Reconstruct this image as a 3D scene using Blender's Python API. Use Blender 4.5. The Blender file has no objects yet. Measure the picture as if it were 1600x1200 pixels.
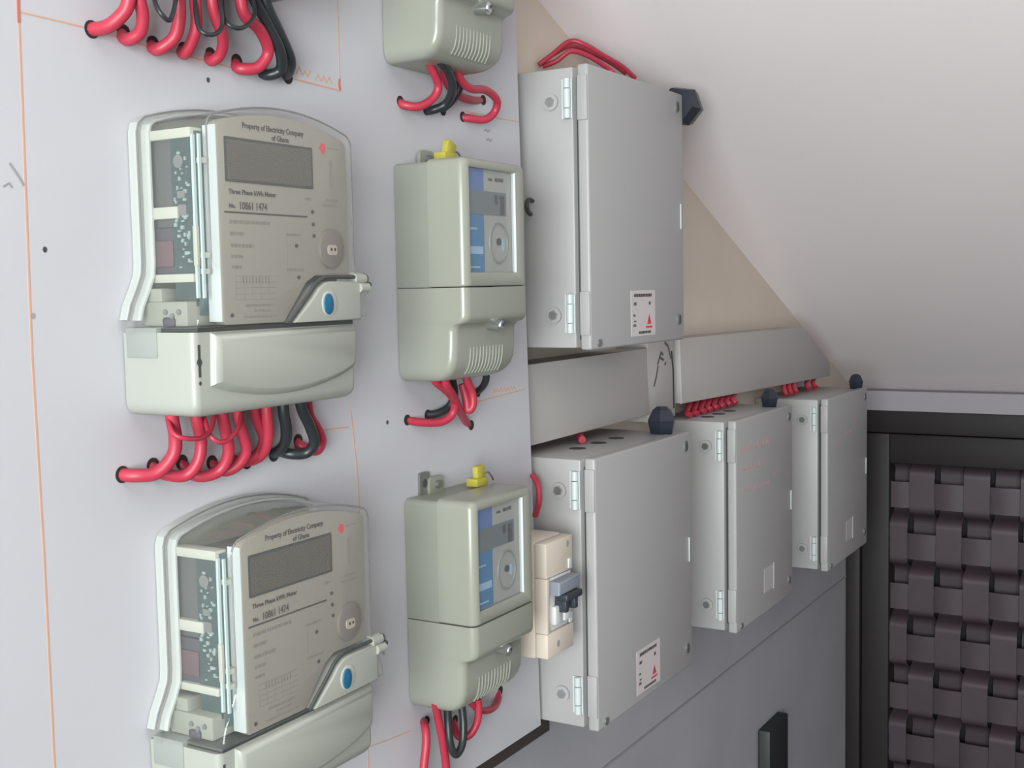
import bpy, bmesh, math, random
from mathutils import Matrix, Vector

random.seed(4)
SC = bpy.context.scene
COL = SC.collection
Z0 = 1.55                      # lens height above the floor; heights below are written relative to the lens
YB = .72                       # front face of the meter board
YW = .79                       # wall behind it
XE = 2.93                      # end wall with the door

# ------------------------------------------------------------------ camera, world, light, exposure
cam_data = bpy.data.cameras.new('camera')
cam = bpy.data.objects.new('camera', cam_data)
COL.objects.link(cam)
SC.camera = cam
cam_data.sensor_width = 36.0
cam_data.lens = 1871.3 / 1600 * 36.0
cam_data.clip_start = .01
yaw, pitch, roll = .537034, .0786943, .0192994
fw = Vector((math.cos(yaw)*math.cos(pitch), math.sin(yaw)*math.cos(pitch), -math.sin(pitch)))
rt = fw.cross(Vector((0, 0, 1))).normalized()
dn = fw.cross(rt)
r2 = math.cos(roll)*rt + math.sin(roll)*dn
d2 = -math.sin(roll)*rt + math.cos(roll)*dn
m3 = Matrix((r2, -d2, -fw)).transposed()
cam.matrix_world = Matrix.Translation((0, 0, Z0)) @ m3.to_4x4()

world = bpy.data.worlds.new('daylight')
SC.world = world
world.use_nodes = True
wb = world.node_tree.nodes['Background']
wb.inputs['Color'].default_value = (1.0, .92, .98, 1)
wb.inputs['Strength'].default_value = .15

def area(name, loc, target, sx, sy, power, col):
    d = bpy.data.lights.new(name, 'AREA')
    d.shape = 'RECTANGLE'; d.size = sx; d.size_y = sy; d.energy = power; d.color = col
    o = bpy.data.objects.new(name, d); COL.objects.link(o)
    o.location = loc
    o.rotation_euler = (Vector(target) - Vector(loc)).to_track_quat('-Z', 'Y').to_euler()
    return o
area('doorway_daylight', (-1.55, -.46, Z0 - .04), (1.5, .30, Z0 + .14), 1.3, 1.3, 124, (.935, 1.0, .985))

SC.view_settings.view_transform = 'Standard'
SC.view_settings.look = 'None'
SC.view_settings.exposure = 0.0
SC.view_settings.gamma = 1.0
SC.view_settings.use_curve_mapping = False

# ------------------------------------------------------------------ materials
MATS = {}
def srgb(c):
    return tuple(((x/255)/12.92 if x/255 <= .04045 else ((x/255+.055)/1.055)**2.4) for x in c)
def mat(name, rgb, rough=.5, metal=0.0, noise=0.0, nscale=40, bump=0.0, bscale=200, coat=0.0, spec=.5):
    if name in MATS: return MATS[name]
    m = bpy.data.materials.new(name); m.use_nodes = True
    nt = m.node_tree; b = nt.nodes['Principled BSDF']
    c = srgb(rgb) + (1,)
    b.inputs['Base Color'].default_value = c
    b.inputs['Roughness'].default_value = rough
    b.inputs['Metallic'].default_value = metal
    b.inputs['Coat Weight'].default_value = coat
    b.inputs['Specular IOR Level'].default_value = spec
    tc = nt.nodes.new('ShaderNodeTexCoord')
    if noise:
        n = nt.nodes.new('ShaderNodeTexNoise'); n.inputs['Scale'].default_value = nscale
        n.inputs['Detail'].default_value = 5
        nt.links.new(tc.outputs['Object'], n.inputs['Vector'])
        mx = nt.nodes.new('ShaderNodeMix'); mx.data_type = 'RGBA'
        mx.inputs[6].default_value = tuple(x*(1-noise) for x in c[:3]) + (1,)
        mx.inputs[7].default_value = tuple(min(1, x*(1+noise)) for x in c[:3]) + (1,)
        nt.links.new(n.outputs['Fac'], mx.inputs[0])
        nt.links.new(mx.outputs[2], b.inputs['Base Color'])
    if bump:
        n2 = nt.nodes.new('ShaderNodeTexNoise'); n2.inputs['Scale'].default_value = bscale
        n2.inputs['Detail'].default_value = 4
        nt.links.new(tc.outputs['Object'], n2.inputs['Vector'])
        bp = nt.nodes.new('ShaderNodeBump'); bp.inputs['Strength'].default_value = bump
        bp.inputs['Distance'].default_value = .002
        nt.links.new(n2.outputs['Fac'], bp.inputs['Height'])
        nt.links.new(bp.outputs['Normal'], b.inputs['Normal'])
    MATS[name] = m
    return m

def clear_plastic(name, tint, haze, haze_col):
    m = bpy.data.materials.new(name); m.use_nodes = True
    nt = m.node_tree; nt.nodes.remove(nt.nodes['Principled BSDF'])
    out = nt.nodes['Material Output']
    tr = nt.nodes.new('ShaderNodeBsdfTransparent'); tr.inputs['Color'].default_value = tint + (1,)
    df = nt.nodes.new('ShaderNodeBsdfDiffuse'); df.inputs['Color'].default_value = haze_col + (1,)
    gl = nt.nodes.new('ShaderNodeBsdfGlossy'); gl.inputs['Roughness'].default_value = .06
    lw = nt.nodes.new('ShaderNodeLayerWeight'); lw.inputs['Blend'].default_value = .5
    pw = nt.nodes.new('ShaderNodeMath'); pw.operation = 'POWER'; pw.inputs[1].default_value = 4
    fr = nt.nodes.new('ShaderNodeMath'); fr.operation = 'MULTIPLY_ADD'; fr.inputs[1].default_value = .7; fr.inputs[2].default_value = .035
    nt.links.new(lw.outputs['Facing'], pw.inputs[0]); nt.links.new(pw.outputs[0], fr.inputs[0])
    a = nt.nodes.new('ShaderNodeMixShader'); a.inputs[0].default_value = haze
    b = nt.nodes.new('ShaderNodeMixShader')
    nt.links.new(tr.outputs[0], a.inputs[1]); nt.links.new(df.outputs[0], a.inputs[2])
    nt.links.new(fr.outputs[0], b.inputs[0])
    nt.links.new(a.outputs[0], b.inputs[1]); nt.links.new(gl.outputs[0], b.inputs[2])
    nt.links.new(b.outputs[0], out.inputs['Surface'])
    MATS[name] = m
    return m

M_BOARD = mat('white_painted_board', (184, 183, 188), .55, noise=.03, nscale=6, bump=.06, bscale=60)
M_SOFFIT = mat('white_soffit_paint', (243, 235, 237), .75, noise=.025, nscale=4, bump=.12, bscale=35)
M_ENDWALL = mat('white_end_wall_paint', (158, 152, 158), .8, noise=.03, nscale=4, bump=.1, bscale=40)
M_FLOOR = mat('grey_cement_floor', (92, 88, 86), .8, noise=.15, nscale=8, bump=.2)
M_BATTEN_SHADE = mat('dark_timber_and_shade', (62, 54, 52), .7, noise=.2, nscale=30)
M_GREY = mat('meter_grey_plastic', (142, 144, 133), .27, noise=.015, nscale=20)
M_GREY2 = mat('meter_grey_base_plastic', (136, 139, 128), .42, noise=.015, nscale=20)
M_COVER = mat('terminal_cover_plastic', (154, 156, 148), .38)
M_PLATE = mat('face_plate_plastic', (148, 143, 132), .5, noise=.01)
M_PLATESIDE = M_COVER
M_CLEAR = clear_plastic('clear_polycarbonate', (.96, .96, .955), .06, (.75, .76, .74))
M_FLANGE = clear_plastic('frosted_lid_flange', (.90, .92, .90), .50, (.66, .68, .66))
M_EDGE = clear_plastic('lid_edge_plastic', (.72, .72, .72), .5, (.30, .29, .29))
M_STICKG = mat('plain_pale_sticker', (180, 176, 177), .45)
M_PANE = clear_plastic('window_pane_plastic', (.96, .97, .98), .03, (.7, .72, .75))
M_FROST = clear_plastic('smoky_translucent_plastic', (.75, .77, .75), .55, (.42, .44, .42))
M_LCD = mat('lcd_glass', (88, 84, 76), .12, coat=.3)
M_LCD2 = mat('lcd_glass_blue_grey', (104, 112, 112), .15, coat=.3)
M_INK = mat('printed_ink', (70, 66, 62), .7)
M_INKL = mat('pale_printed_ink', (126, 120, 112), .7)
M_INKR = mat('red_printed_ink', (206, 70, 84), .7)
M_INKPINK = mat('faded_red_marker', (190, 140, 146), .8)
M_ORANGE = mat('orange_marker', (198, 152, 126), .8, noise=.12, nscale=60)
M_ORANGER = mat('red_orange_marker', (190, 104, 88), .8)
M_SMUDGE = mat('grey_pencil_smudge', (146, 146, 146), .8)
M_EYE = mat('optical_port_grey', (118, 110, 104), .45)
M_EYEC = mat('optical_port_core', (176, 164, 152), .45)
M_DARK = mat('dark_grey_plastic', (62, 66, 64), .5)
M_MIDG = mat('mid_grey_plastic', (80, 82, 82), .5)
M_CHARC = mat('charcoal_component', (66, 63, 72), .5, noise=.1, nscale=80)
M_MAROON = mat('dull_maroon_component', (88, 66, 72), .5)
M_PCB = mat('green_circuit_board', (48, 68, 67), .45, noise=.35, nscale=140)
M_PCBT = mat('teal_circuit_board', (52, 78, 80), .4, noise=.2, nscale=90)
M_PCBE = mat('pale_board_edge', (176, 196, 192), .5)
M_COMP = mat('pale_component', (132, 150, 148), .5)
M_CREAMP = mat('cream_bracket_plastic', (172, 174, 163), .5)
M_BLUEBTN = mat('blue_button', (26, 92, 124), .35)
M_STEEL = mat('zinc_screw', (190, 192, 192), .28, metal=.9)
M_STEELD = mat('dull_screw', (140, 142, 140), .4, metal=.7)
M_BLUE = mat('blue_label_print', (60, 124, 164), .5, noise=.08, nscale=50)
M_BLUE2 = mat('mid_blue_label_print', (84, 118, 172), .5)
M_BLUEW = mat('pale_blue_label_print', (160, 190, 214), .5)
M_LABELB = mat('beige_label_print', (170, 168, 158), .5)
M_YEL = mat('yellow_seal', (168, 160, 60), .45)
M_RED = mat('red_cable_sheath', (172, 48, 68), .45, noise=.06, nscale=30)
M_BLACK = mat('black_cable_sheath', (40, 44, 47), .38)
M_HOLE = mat('drilled_hole_dark', (40, 34, 34), .9)
M_BOX = mat('light_grey_enamel', (164, 162, 162), .42, noise=.012, nscale=8)
M_BOXW = mat('white_hinge_and_highlight', (192, 200, 199), .35)  # hinge white, also the colour of the painted highlights
M_GASK = mat('dark_gasket', (52, 58, 58), .7)
M_STICK = mat('white_sticker', (198, 190, 191), .5)
M_GLAND = mat('black_nylon', (36, 40, 52), .42)
M_TRUNK = mat('white_trunking', (170, 166, 163), .5, noise=.01)
M_CREAM = mat('cream_breaker_plastic', (206, 194, 180), .42)
M_BRKG = mat('blue_grey_breaker', (128, 134, 146), .4)
M_BRKW = mat('pale_grey_breaker', (205, 205, 206), .4)
M_TOGG = mat('dark_toggle', (48, 54, 60), .4)
M_DOOR = mat('dark_brown_wood', (32, 26, 27), .6, noise=.2, nscale=14, bump=.1, bscale=60)
M_STRIP = mat('dark_woven_strip', (72, 60, 66), .5, noise=.14, nscale=18, bump=.08, bscale=70)
M_DOORBACK = mat('blackened_back_panel', (34, 27, 29), .8)
M_SOCK = mat('black_socket_box', (34, 38, 40), .6)

# back wall: beige above, grey dado paint below
def wall_mat():
    m = mat('two_tone_wall_paint', (200, 188, 174), .8, bump=.12, bscale=40)
    nt = m.node_tree; b = nt.nodes['Principled BSDF']
    tc = nt.nodes.new('ShaderNodeTexCoord'); sp = nt.nodes.new('ShaderNodeSeparateXYZ')
    nt.links.new(tc.outputs['Object'], sp.inputs[0])
    n = nt.nodes.new('ShaderNodeTexNoise'); n.inputs['Scale'].default_value = 5; n.inputs['Detail'].default_value = 6
    nt.links.new(tc.outputs['Object'], n.inputs['Vector'])
    gt = nt.nodes.new('ShaderNodeMath'); gt.operation = 'GREATER_THAN'; gt.inputs[1].default_value = Z0 - .30
    nt.links.new(sp.outputs['Z'], gt.inputs[0])
    lo = nt.nodes.new('ShaderNodeMix'); lo.data_type = 'RGBA'
    lo.inputs[6].default_value = srgb((150, 149, 156)) + (1,); lo.inputs[7].default_value = srgb((172, 170, 174)) + (1,)
    hi = nt.nodes.new('ShaderNodeMix'); hi.data_type = 'RGBA'
    hi.inputs[6].default_value = srgb((204, 191, 178)) + (1,); hi.inputs[7].default_value = srgb((222, 208, 194)) + (1,)
    for x in (lo, hi): nt.links.new(n.outputs['Fac'], x.inputs[0])
    f = nt.nodes.new('ShaderNodeMix'); f.data_type = 'RGBA'
    nt.links.new(gt.outputs[0], f.inputs[0]); nt.links.new(lo.outputs[2], f.inputs[6]); nt.links.new(hi.outputs[2], f.inputs[7])
    nt.links.new(f.outputs[2], b.inputs['Base Color'])
    return m
M_WALL = wall_mat()

# ------------------------------------------------------------------ helpers
def obj(name, bm, m, parent=None, loc=None, smooth=True, angle=35):
    me = bpy.data.meshes.new(name)
    bmesh.ops.recalc_face_normals(bm, faces=bm.faces[:])
    bm.to_mesh(me); bm.free()
    me.materials.append(m)
    if smooth:
        for p in me.polygons: p.use_smooth = True
        me.set_sharp_from_angle(angle=math.radians(angle))
    o = bpy.data.objects.new(name, me); COL.objects.link(o)
    if parent: o.parent = parent
    if loc: o.location = loc
    return o
def thing(name, label, cat, loc, group=None):
    o = bpy.data.objects.new(name, None); COL.objects.link(o)
    o.empty_display_size = .02; o.location = loc
    o['label'] = label; o['category'] = cat
    if group: o['group'] = group
    return o
def tag(o, label, cat, group=None):
    o['label'] = label; o['category'] = cat
    if group: o['group'] = group
    return o
def struct(o): o['kind'] = 'structure'; return o
def children(o): return [c for c in bpy.data.objects if c.parent == o]
def dup(root, loc, label):
    def cp(o, par):
        c = o.copy(); COL.objects.link(c); c.parent = par
        for ch in KIDS.get(o.name, []): cp(ch, c)
        return c
    KIDS = {}
    for o in bpy.data.objects:
        if o.parent: KIDS.setdefault(o.parent.name, []).append(o)
    r = cp(root, None); r.location = loc; r['label'] = label
    return r

def box(bm, x0, x1, y0, y1, z0, z1, bev=0, seg=2):
    r = bmesh.ops.create_cube(bm, size=1)
    vs = r['verts']
    for v in vs:
        v.co = Vector(((x0+x1)/2 + v.co.x*(x1-x0), (y0+y1)/2 + v.co.y*(y1-y0), (z0+z1)/2 + v.co.z*(z1-z0)))
    if bev:
        es = list({e for v in vs for e in v.link_edges})
        bmesh.ops.bevel(bm, geom=es, offset=bev, segments=seg, profile=.5, affect='EDGES')
    return bm
def B(*a, **k): return box(bmesh.new(), *a, **k)
def uvbox(bm, u0, u1, v0, v1, w0, w1, bev=0, seg=2):        # u right, v outward from the wall, w up
    return box(bm, u0, u1, -v1, -v0, w0, w1, bev, seg)
def UB(*a, **k): return uvbox(bmesh.new(), *a, **k)

def loft(bm, rings, cap0=True, cap1=True, closed=True):
    R = [[bm.verts.new(p) for p in ring] for ring in rings]
    n = len(R[0])
    for a, b in zip(R, R[1:]):
        for i in range(n if closed else n-1):
            j = (i+1) % n
            bm.faces.new((a[i], a[j], b[j], b[i]))
    if cap0: bm.faces.new(R[0][::-1])
    if cap1: bm.faces.new(R[-1])
    return R
def offset_poly(pts, d):
    n = len(pts); o = []
    for i in range(n):
        p0, p1, p2 = Vector(pts[i-1]), Vector(pts[i]), Vector(pts[(i+1) % n])
        a = (p1-p0).normalized(); b = (p2-p1).normalized()
        na = Vector((-a.y, a.x)); nb = Vector((-b.y, b.x))
        k = (na+nb); k = k.normalized() / max(.5, k.normalized().dot(na)) if k.length > 1e-6 else na
        o.append(tuple(p1 + k*d))
    return o                                                   # counter-clockwise outline shrinks with d > 0
def prism(bm, pts, v0, v1, bev=0, seg=3, cap0=True, cap1=True):
    """front-elevation outline (u, w), counter-clockwise, standing from depth v0 out to v1 with rounded front edge"""
    rings = [[(u, -v0, w) for u, w in pts]]
    if bev:
        for k in range(seg+1):
            t = math.pi/2*k/seg
            q = offset_poly(pts, bev*(1-math.cos(t)))
            rings.append([(u, -(v1-bev+bev*math.sin(t)), w) for u, w in q])
    else:
        rings.append([(u, -v1, w) for u, w in pts])
    loft(bm, rings, cap0, cap1)
    return bm
def PR(*a, **k): return prism(bmesh.new(), *a, **k)
def rrect(u0, u1, w0, w1, rad, n=5):
    """rounded rectangle, counter-clockwise; rad = (bl, br, tr, tl)"""
    out = []
    for (cx, cy, r, a0) in ((u0+rad[0], w0+rad[0], rad[0], 180), (u1-rad[1], w0+rad[1], rad[1], 270),
                            (u1-rad[2], w1-rad[2], rad[2], 0), (u0+rad[3], w1-rad[3], rad[3], 90)):
        for k in range(n+1):
            t = math.radians(a0 + 90*k/n)
            out.append((cx + r*math.cos(t), cy + r*math.sin(t)))
    return out
def ellipse(cu, cw, ru, rw, n=24):
    return [(cu + ru*math.cos(2*math.pi*k/n), cw + rw*math.sin(2*math.pi*k/n)) for k in range(n)]
def cyl(bm, p0, p1, r0, r1=None, n=16, cap=True):
    p0, p1 = Vector(p0), Vector(p1); r1 = r0 if r1 is None else r1
    d = (p1-p0).normalized()
    a = d.orthogonal().normalized(); b = d.cross(a)
    ring = lambda p, r: [tuple(p + a*r*math.cos(2*math.pi*k/n) + b*r*math.sin(2*math.pi*k/n)) for k in range(n)]
    loft(bm, [ring(p0, r0), ring(p1, r1)], cap, cap)
    return bm
def CY(*a, **k): return cyl(bmesh.new(), *a, **k)
def catmull(P, per=7):
    P = [Vector(p) for p in P]
    Q = [P[0]*2-P[1]] + P + [P[-1]*2-P[-2]]
    out = []
    for i in range(1, len(Q)-2):
        a, b, c, d = Q[i-1:i+3]
        for k in range(per):
            t = k/per
            out.append(.5*((2*b) + (c-a)*t + (2*a-5*b+4*c-d)*t*t + (3*b-a-3*c+d)*t**3))
    out.append(P[-1])
    return out
def tube(bm, P, r, n=10, smooth=True, per=7):
    pts = catmull(P, per) if smooth else [Vector(p) for p in P]
    rings = []; up = None
    for i, p in enumerate(pts):
        d = (pts[min(i+1, len(pts)-1)] - pts[max(i-1, 0)]).normalized()
        up = d.orthogonal().normalized() if up is None else (up - d*up.dot(d)).normalized()
        s = d.cross(up)
        rings.append([tuple(p + up*r*math.cos(2*math.pi*k/n) + s*r*math.sin(2*math.pi*k/n)) for k in range(n)])
    loft(bm, rings)
    return bm
def TU(*a, **k): return tube(bmesh.new(), *a, **k)
def stroke(bm, pts, wd, v0, v1):
    """flat pen stroke along (u, w) points on a face at depth v0, thickness up to v1: one mitred ribbon"""
    P = [Vector(p) for p in pts]
    rings = []
    for i, p in enumerate(P):
        a = (P[i]-P[i-1]).normalized() if i else (P[1]-P[0]).normalized()
        b = (P[i+1]-P[i]).normalized() if i < len(P)-1 else a
        na, nb = Vector((-a.y, a.x)), Vector((-b.y, b.x))
        k = na + nb
        k = k.normalized() if k.length > .2 else na
        k = k * min(2.0, 1/max(.3, k.dot(na))) * wd/2
        l, r = p+k, p-k
        rings.append([(l.x, -v0, l.y), (l.x, -v1, l.y), (r.x, -v1, r.y), (r.x, -v0, r.y)])
    loft(bm, rings)
    return bm
def text(name, body, size, u, w, v, m, parent, align='LEFT', sx=1.0):
    c = bpy.data.curves.new(name, 'FONT'); c.body = body; c.size = size; c.align_x = align
    c.resolution_u = 2; c.extrude = .00008; c.offset = .00012
    t = bpy.data.objects.new(name, c); COL.objects.link(t)
    dg = bpy.context.evaluated_depsgraph_get()
    me = bpy.data.meshes.new_from_object(t.evaluated_get(dg))
    bpy.data.objects.remove(t); bpy.data.curves.remove(c)
    me.transform(Matrix.Translation((u, -v, w)) @ Matrix.Rotation(math.pi/2, 4, 'X') @ Matrix.Diagonal((sx, 1, 1, 1)))
    me.materials.clear(); me.materials.append(m); me.name = name
    o = bpy.data.objects.new(name, me); COL.objects.link(o); o.parent = parent
    return o
def bars(bm, rows, v):
    """rows of illegible small print: (u0, u1, w, height)"""
    for u0, u1, w, h in rows:
        u = u0
        while u < u1 - .0006:
            L = min(random.uniform(.0015, .0055), u1-u)
            uvbox(bm, u, u+L, v, v+.00012, w + random.uniform(0, .12)*h, w+h)
            u += L + .0007
    return bm
Z = lambda z: Z0 + z

# ------------------------------------------------------------------ setting
SOFF = lambda x: .961 - .41*x                                  # underside of the stair, relative to the lens
XL = -1.1
bm = bmesh.new()
prof = [(XL, -Z0), (XE+.1, -Z0), (XE+.1, SOFF(XE+.1)), (XL, SOFF(XL))]
rings = [[(x, YW, Z(z)) for x, z in prof], [(x, YW+.1, Z(z)) for x, z in prof]]
loft(bm, rings)
struct(obj('wall_back', bm, M_WALL, smooth=False))
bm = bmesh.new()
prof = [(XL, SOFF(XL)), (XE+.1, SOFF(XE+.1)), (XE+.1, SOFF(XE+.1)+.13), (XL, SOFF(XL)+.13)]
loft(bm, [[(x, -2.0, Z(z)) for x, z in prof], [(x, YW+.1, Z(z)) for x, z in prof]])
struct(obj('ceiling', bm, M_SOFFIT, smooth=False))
struct(obj('floor', B(XL, XE+.1, -2.0, YW+.1, -.08, 0), M_FLOOR, smooth=False))
S = XE/2.78
DT, DR = -.292*S, -.16                                         # door frame: top, right side
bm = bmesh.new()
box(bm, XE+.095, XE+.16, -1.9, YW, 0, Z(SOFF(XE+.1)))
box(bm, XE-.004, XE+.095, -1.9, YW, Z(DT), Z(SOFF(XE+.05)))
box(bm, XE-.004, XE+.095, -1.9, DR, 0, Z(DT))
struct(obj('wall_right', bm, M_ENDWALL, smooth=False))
tr = struct(obj('trim_1', B(1.0, XE-.002, YW-.003, YW-.0001, Z(-.7235), Z(-.7205)), M_SMUDGE, smooth=False))

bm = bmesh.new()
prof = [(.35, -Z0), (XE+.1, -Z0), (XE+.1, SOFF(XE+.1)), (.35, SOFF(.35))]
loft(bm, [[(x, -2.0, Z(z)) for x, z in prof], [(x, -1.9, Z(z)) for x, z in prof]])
struct(obj('wall_front_blocker', bm, M_ENDWALL, smooth=False))  # unseen wall added to block world light and darken the far boxes

# woven door
door = bpy.data.objects.new('door_1', None); COL.objects.link(door); struct(door)
door.location = (XE, 0, 0)
obj('frame_jamb', B(-.012, .093, .716*S, YW-.001, 0, Z(DT), .003), M_DOOR, door)
obj('frame_jamb', B(-.012, .093, DR, DR+.045, 0, Z(DT), .003), M_DOOR, door)
obj('frame_head', B(-.014, .093, DR+.045, .716*S, Z(-.342*S), Z(DT), .003), M_DOOR, door)
obj('stile', B(-.002, .08, .652*S, .714*S, .01, Z(-.345*S), .003), M_DOOR, door)
obj('stile', B(-.002, .08, DR+.047, DR+.11, .01, Z(-.345*S), .003), M_DOOR, door)
obj('top_rail', B(-.002, .08, DR+.11, .652*S, Z(-.413*S), Z(-.345*S), .003), M_DOOR, door)
obj('bottom_rail', B(-.002, .08, DR+.11, .652*S, .01, .12, .003), M_DOOR, door)
obj('back_panel', B(.085, .092, DR+.047, .714*S, .005, Z(-.345*S)), M_DOORBACK, door, smooth=False)
def ribbon(path, half, axis, th):
    """path of (x offset, other coordinate); strip of width 2*half across the axis 'y' or 'z'"""
    bm = bmesh.new(); rings = []
    for x, t, c in path:
        if axis == 'y': rings.append([(x, c-half, t), (x, c+half, t), (x+th, c+half, t), (x+th, c-half, t)])
        else: rings.append([(x, t, c-half), (x, t, c+half), (x+th, t, c+half), (x+th, t, c-half)])
    loft(bm, rings); return bm
HP, HH = .1185*S, .030*S
hc = lambda k: -.576*S - HP*k - HH                             # centre of horizontal strip k
def sway(x):                                                   # 0 in front, 1 behind, with quick turns
    return x*x*x*(x*(6*x-15)+10)
cols = [(.632*S, .0195*S)] + [((.581-.059*(j-1))*S, .0275*S) for j in range(1, 12)]
for j, (yc, hw) in enumerate(cols):
    path = []
    z = -.405*S
    while z > -1.44:
        ph = (hc(0) - HH - z)/HP                               # 0 just under the foot of horizontal strip 0
        k = math.floor(ph); fr = ph - k
        back = (lambda q: 1.0 if (q + j) % 2 == 1 else 0.0)    # strip k and the gap above it: behind or in front
        now, nxt = back(k+1), back(k)
        t = sway(min(1, fr/.30))
        path.append((.006 + .052*(nxt*(1-t) + now*t), Z(z), yc + random.uniform(-.0006, .0006)))
        z -= HP/16
    obj('vertical_strip', ribbon(path, hw, 'y', .003), M_STRIP, door, angle=60)
for k in range(-1, 7):
    path = []
    n = 8*12
    for i in range(n+1):
        y = .652*S + (DR+.11-.652*S)*i/n
        jj = 1 + (.581*S - y)/(.059*S)
        s = math.cos(math.pi*(k + jj))
        path.append((.0185 + .0025*s, y, Z(hc(k)) + random.uniform(-.0004, .0004)))
    obj('horizontal_strip', ribbon(path, HH, 'z', .003), M_STRIP, door, angle=60)

# ------------------------------------------------------------------ meter board with its marker lines
board = thing('mounting_board', 'large white painted meter board with orange marker lines drawn on it', 'board', (0, YB, Z0))
obj('panel', PR([(.15, -.5415), (1.2633, -.5415), (1.2306, .385), (.15, .385)], -.03, 0), M_BOARD, board, smooth=False)
obj('batten_and_shade', B(.15, 1.34, .03, YW-YB-.0005, -.579, -.5435, .001), M_BATTEN_SHADE, board, smooth=False)  # dark strip standing in for the board's shadow on the wall
obj('batten_and_shade', B(.15, 1.22, .0302, YW-YB-.0005, -.5, -.44, .001), M_BATTEN_SHADE, board, smooth=False)
obj('batten_and_shade', B(.15, 1.20, .0302, YW-YB-.0005, .30, .36, .001), M_BATTEN_SHADE, board, smooth=False)
def line(pts, wd=.0016, m=M_ORANGE, name='marker_line'):
    return obj(name, stroke(bmesh.new(), pts, wd*.8, 0, .0003 if name == 'marker_line' else .0006), m, board, smooth=False)
line([(.5540, .30), (.5538, .2054), (.5504, -.0418), (.5519, -.179), (.5518, -.3387), (.553, -.53)], .0019)
line([(.9048, .36), (.9034, .1917)], .0011)
line([(.9052, -.112), (.9060, -.1182), (.9136, -.1879), (.9162, -.4576), (.9165, -.53)], .0016)
line([(.5533, .1976), (.5800, .1972), (.61, .1966), (.66, .1935), (.78, .189)], .0014)
line([(.8307, .1916), (.88, .1902), (.9042, .1895)], .0016)
line([(.8640, -.1270), (.9015, -.1285)], .0012)
line([(1.108, -.1262), (1.17, -.1230), (1.2391, -.1195)], .0013)
line([(.9135, -.4489), (.95, -.4535), (.987, -.4565)], .0013)
line([(1.120, .1955), (1.20, .1960), (1.236, .197)], .0010)
line([(.9030, .2003), (.9020, .1945), (.9036, .1900)], .0028, M_ORANGER, 'marker_tick')
line([(.5534, .225), (.5537, .2054), (.5533, .190)], .0026, M_ORANGER, 'marker_tick')
line([(.5399, .0931), (.5470, .0840), (.5503, .0785)], .0018, M_SMUDGE, 'pencil_arrow')
line([(.5340, .0770), (.5385, .0795), (.5410, .0765)], .0013, M_SMUDGE, 'pencil_arrow')
def scribble(u, w, ln, h, m, wd=.0011, name='marker_scrawl'):
    pts = []; n = int(ln/.0035)
    for i in range(n+1):
        pts.append((u + ln*i/n, w + (h if i % 2 else 0)*random.uniform(.5, 1)))
    return obj(name, stroke(bmesh.new(), pts, wd, 0, .0003), m, board, smooth=False)
scribble(.842, .1965, .020, .007, M_ORANGE)
scribble(.868, .1945, .024, .007, M_ORANGE)
scribble(1.165, -.118, .052, .006, M_ORANGE)
scribble(1.150, .188, .010, .003, M_SMUDGE, .0018, 'pencil_note')
scribble(1.158, .178, .013, .003, M_SMUDGE, .0018, 'pencil_note')
scribble(1.163, .168, .012, .003, M_SMUDGE, .0018, 'pencil_note')
for u, w in ((.5656, .0346), (.7322, .1758), (.963, -.1305), (.553, -.012)):
    obj('drilled_speck', PR(ellipse(u, w, .0018, .0022, 10), 0, .0003), M_DARK if u > .56 else M_SMUDGE, board, smooth=False)

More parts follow.
